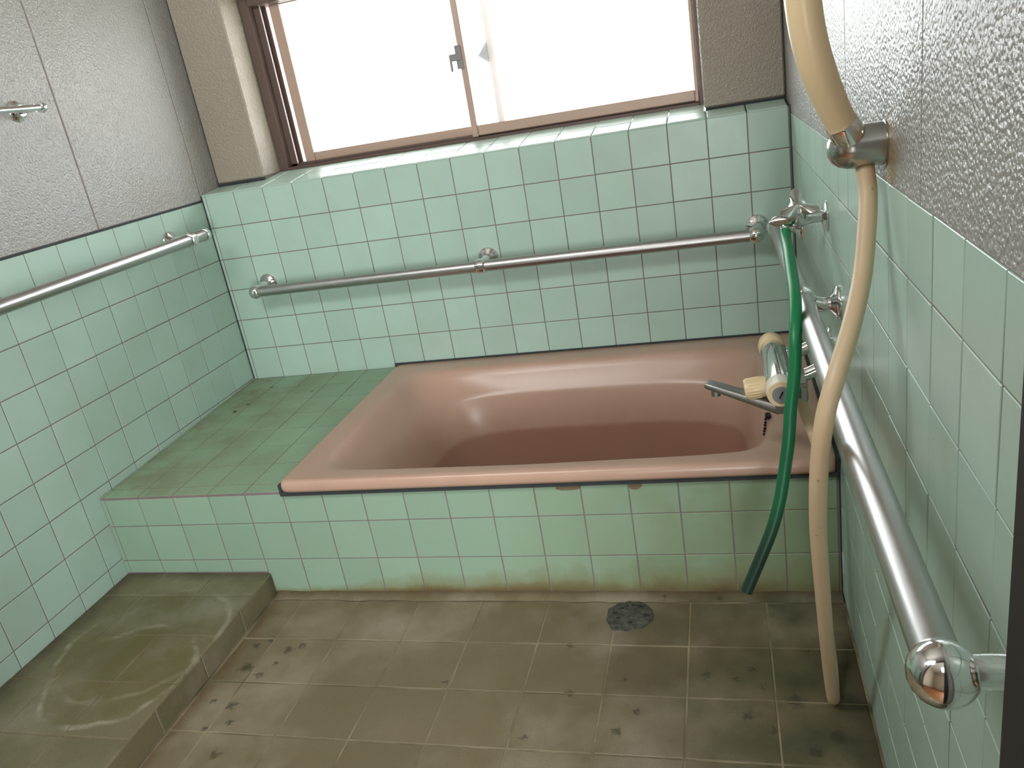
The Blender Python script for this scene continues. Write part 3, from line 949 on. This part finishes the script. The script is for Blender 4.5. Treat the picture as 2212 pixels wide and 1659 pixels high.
mb = MB().lathe([(0.0220, 0.0), (0.0245, 0.003), (0.0255, 0.024), (0.0235, 0.042), (0.0170, 0.051), (0.004, 0.054)], B, 34)
child('temperature_knob', mb, 'cream', t, 'yellowed knob at the far end')
# selector knob facing the tub
mb = MB().lathe([(0.012, 0.018), (0.0185, 0.022), (0.0195, 0.030), (0.0195, 0.056), (0.0175, 0.060)], axis_matrix((MX, MY0 + 0.060, MZ - 0.004), (-1, -0.05, -0.10)), 30)
for k in range(22):
    a = 2 * PI * k / 22
    mb.bbox((0.0190, -0.0010, 0.032), (0.0203, 0.0010, 0.055), 0.0004, axis_matrix((MX, MY0 + 0.060, MZ - 0.004), (-1, -0.05, -0.10)) @ Matrix.Rotation(a, 4, 'Z'))
child('selector_knob', mb, 'cream', t)
# swivel spout: socket under the body and a flat arm rising towards the tub
sb_ = Vector((MX + 0.002, MY0 + 0.050, MZ - 0.046))
mb = MB().lathe([(0.0165, -0.006), (0.0175, -0.002), (0.0175, 0.022), (0.0150, 0.030)], Matrix.Translation(sb_), 26)
tip = Vector((MX - 0.128, MY0 + 0.085, MZ - 0.004))
d = (tip - sb_); Ls = d.length; d.normalize()
side = d.cross(Vector((0, 0, 1))).normalized(); up = side.cross(d)
vs, fs = [], []
secs = [(0.0, 0.0165, 0.011), (0.35, 0.0155, 0.0085), (0.75, 0.0135, 0.0070), (0.95, 0.0130, 0.0065), (1.0, 0.0105, 0.0045)]
nn = 16
for (f, hw, hh) in secs:
    for k in range(nn):
        a = 2 * PI * k / nn
        c_, s_ = math.cos(a), math.sin(a)
        px = math.copysign(abs(c_) ** 0.45, c_) * hw; py = math.copysign(abs(s_) ** 0.45, s_) * hh
        vs.append(sb_ + d * Ls * f + side * px + up * py)
for i in range(len(secs) - 1):
    for k in range(nn):
        j = (k + 1) % nn
        fs.append((i * nn + k, i * nn + j, (i + 1) * nn + j, (i + 1) * nn + k))
fs.append(tuple(reversed(range(nn)))); fs.append(tuple((len(secs) - 1) * nn + k for k in range(nn)))
mb.add(vs, fs, True); mb.fix = True
mb.lathe([(0.0085, -0.014), (0.0085, 0.0)], Matrix.Translation(sb_ + d * Ls * 0.86 - up * 0.004), 18)
child('spout', mb, 'spout_grey', t, 'dull grey swivel spout')
# legs and wall flanges
for y in (MY0 + 0.075, MY1 - 0.085):
    mb = MB().tube(catmull([(MX + 0.018, y, MZ), (MX + 0.045, y, MZ + 0.004), (W - 0.030, y, MZ + 0.016), (W - 0.004, y, MZ + 0.022)], 6), 0.0115, 16)
    mb.lathe([(0.0165, 0.0), (0.0165, 0.016)], axis_matrix((MX + 0.030, y, MZ + 0.001), (1, 0, 0.1)), 6)
    lg = child('leg', mb, 'chrome', t)
    mb = MB().lathe([(0.030, 0.0), (0.030, 0.003), (0.024, 0.009), (0.013, 0.012)], axis_matrix((W, y, MZ + 0.022), (-1, 0, 0)), 28)
    child('wall_flange', mb, 'chrome', lg)
mb = MB().lathe([(0.0125, -0.004), (0.0125, 0.022), (0.0105, 0.026)], axis_matrix((MX + 0.040, MY0 + 0.090, MZ - 0.048), (0, 0, 1)), 8)
mb.bbox((MX + 0.028, MY0 + 0.078, MZ - 0.024), (MX + 0.052, MY0 + 0.102, MZ), 0.003)
child('hose_outlet', mb, 'dull', t)

# ------------------------------------------------------------------ shower: holder, handset, hose
HY, HZ = -1.2, 0.9305
t = tag(empty('shower_holder', (W, HY, HZ)), 'dull chrome shower holder fixed to the coated right wall', 'shower holder')
hp = [(0.0240, 0.0), (0.0240, 0.034), (0.0232, 0.041), (0.0205, 0.050), (0.0150, 0.057), (0.008, 0.0610), (0.001, 0.062)]
mb = MB().lathe(hp, axis_matrix((W, HY, HZ), (-1, 0, 0)), 40)
child('body', mb, 'dull', t)
mb = MB().lathe([(0.0255, 0.0), (0.0255, 0.0012), (0.0245, 0.002)], axis_matrix((W, HY, HZ), (-1, 0, 0)), 30)
child('wall_flange', mb, 'dull', t)
# handset leaning up and away from the wall
hs = [(1.697, -1.203, 0.905), (1.682, -1.207, 0.938), (1.6720, -1.213, 0.956), (1.6590, -1.222, 0.984), (1.6465, -1.232, 1.016), (1.6370, -1.240, 1.050), (1.6310, -1.246, 1.091), (1.6290, -1.250, 1.140), (1.6260, -1.254, 1.190), (1.6150, -1.256, 1.235)]
t = tag(empty('shower_handset', (1.68, -1.207, 0.938)), 'yellowed cream shower handset standing in the chrome wall holder', 'shower head')
path = catmull(hs[2:], 8)
rad = [0.0160 + 0.0024 * min(1, i / 18) for i in range(len(path))]
child('handle', MB().tube(path, rad, 26), 'cream', t)
dv = (Vector(hs[2]) - Vector(hs[1])).normalized()
mb = MB().lathe([(0.0175, -0.018), (0.0185, -0.014), (0.0185, 0.000), (0.0175, 0.004)], axis_matrix(hs[2], dv), 28)
mb.lathe([(0.0115, -0.045), (0.0125, -0.018)], axis_matrix(hs[2], dv), 24)
child('collar', mb, 'chrome', t, 'chrome collar at the lower end')
mb = MB().lathe([(0.014, -0.018), (0.030, -0.010), (0.038, 0.004), (0.040, 0.018), (0.037, 0.024), (0.002, 0.025)], axis_matrix((1.600, -1.256, 1.250), (-0.85, 0, -0.35)), 30)
child('spray_head', mb, 'cream', t)
# hose: down to the floor and back up behind itself to the mixer
h1 = [(1.6955, -1.203, 0.908), (1.6966, -1.215, 0.8778), (1.6907, -1.24, 0.8411), (1.6799, -1.275, 0.7976), (1.6621, -1.32, 0.7596), (1.6426, -1.355, 0.7208), (1.6292, -1.37, 0.6852), (1.6226, -1.37, 0.6472), (1.6196, -1.35, 0.5792), (1.6217, -1.31, 0.493),
      (1.6285, -1.26, 0.3907), (1.6372, -1.2, 0.2696), (1.6492, -1.12, 0.1178), (1.6570, -1.082, 0.034), (1.6605, -1.060, 0.0125), (1.6630, -1.034, 0.0150), (1.6645, -1.005, 0.036), (1.6640, -0.955, 0.085), (1.6634, -0.92, 0.1516), (1.6639, -0.9, 0.2259), (1.6711, -0.88, 0.2896), (1.6760, -0.85, 0.3382), (1.6725, -0.82, 0.3651), (1.6643, -0.795, 0.3934), (1.6560, -0.776, 0.419), (1.6525, -0.771, 0.4395)]
ob = obj('shower_hose', MB().tube(catmull(h1, 8), 0.0102, 18), 'beige')
tag(ob, 'beige shower hose running from the wall holder down to the floor', 'hose')

# ------------------------------------------------------------------ floor drain
dc = Vector((1.293, -0.834, 0.0))
t = tag(empty('floor_drain', dc), 'round dark corroded floor drain in front of the bath', 'floor drain')
mb = MB(); n = 30
outl = [0.0475 * (1 + random.uniform(-0.05, 0.05)) for _ in range(n)]
outl[19] *= 1.16; outl[20] *= 1.14; outl[13] *= 1.05
vs, fs = [], []
for (f, z) in ((1.02, -0.001), (1.0, 0.0022), (0.92, 0.0034), (0.6, 0.0042), (0.25, 0.0046)):
    for k in range(n):
        a = 2 * PI * k / n
        vs.append((dc.x + outl[k] * f * math.cos(a), dc.y + outl[k] * f * math.sin(a), z + (random.uniform(-.0006, .0006) if 0.1 < f < 1 else 0)))
for i in range(4):
    for k in range(n):
        j = (k + 1) % n
        fs.append((i * n + k, i * n + j, (i + 1) * n + j, (i + 1) * n + k))
fs.append(tuple(4 * n + k for k in range(n)))
mb.add(vs, fs, True); mb.fix = True
child('drain_cover', mb, 'drain', t)
for (ax_, ay_) in ((-0.018, 0.020), (-0.008, 0.026), (0.006, 0.030), (0.022, 0.026), (-0.030, 0.006), (0.036, -0.002), (-0.022, -0.012), (0.004, -0.026)):
    s_ = MB().lathe([(0.0042, 0.0), (0.0038, 0.0008)], Matrix.Translation((dc.x + ax_, dc.y + ay_, 0.0042)) @ Matrix.Diagonal((1.3, 0.7, 1, 1)), 10)
    child('hole', s_, 'black', t)
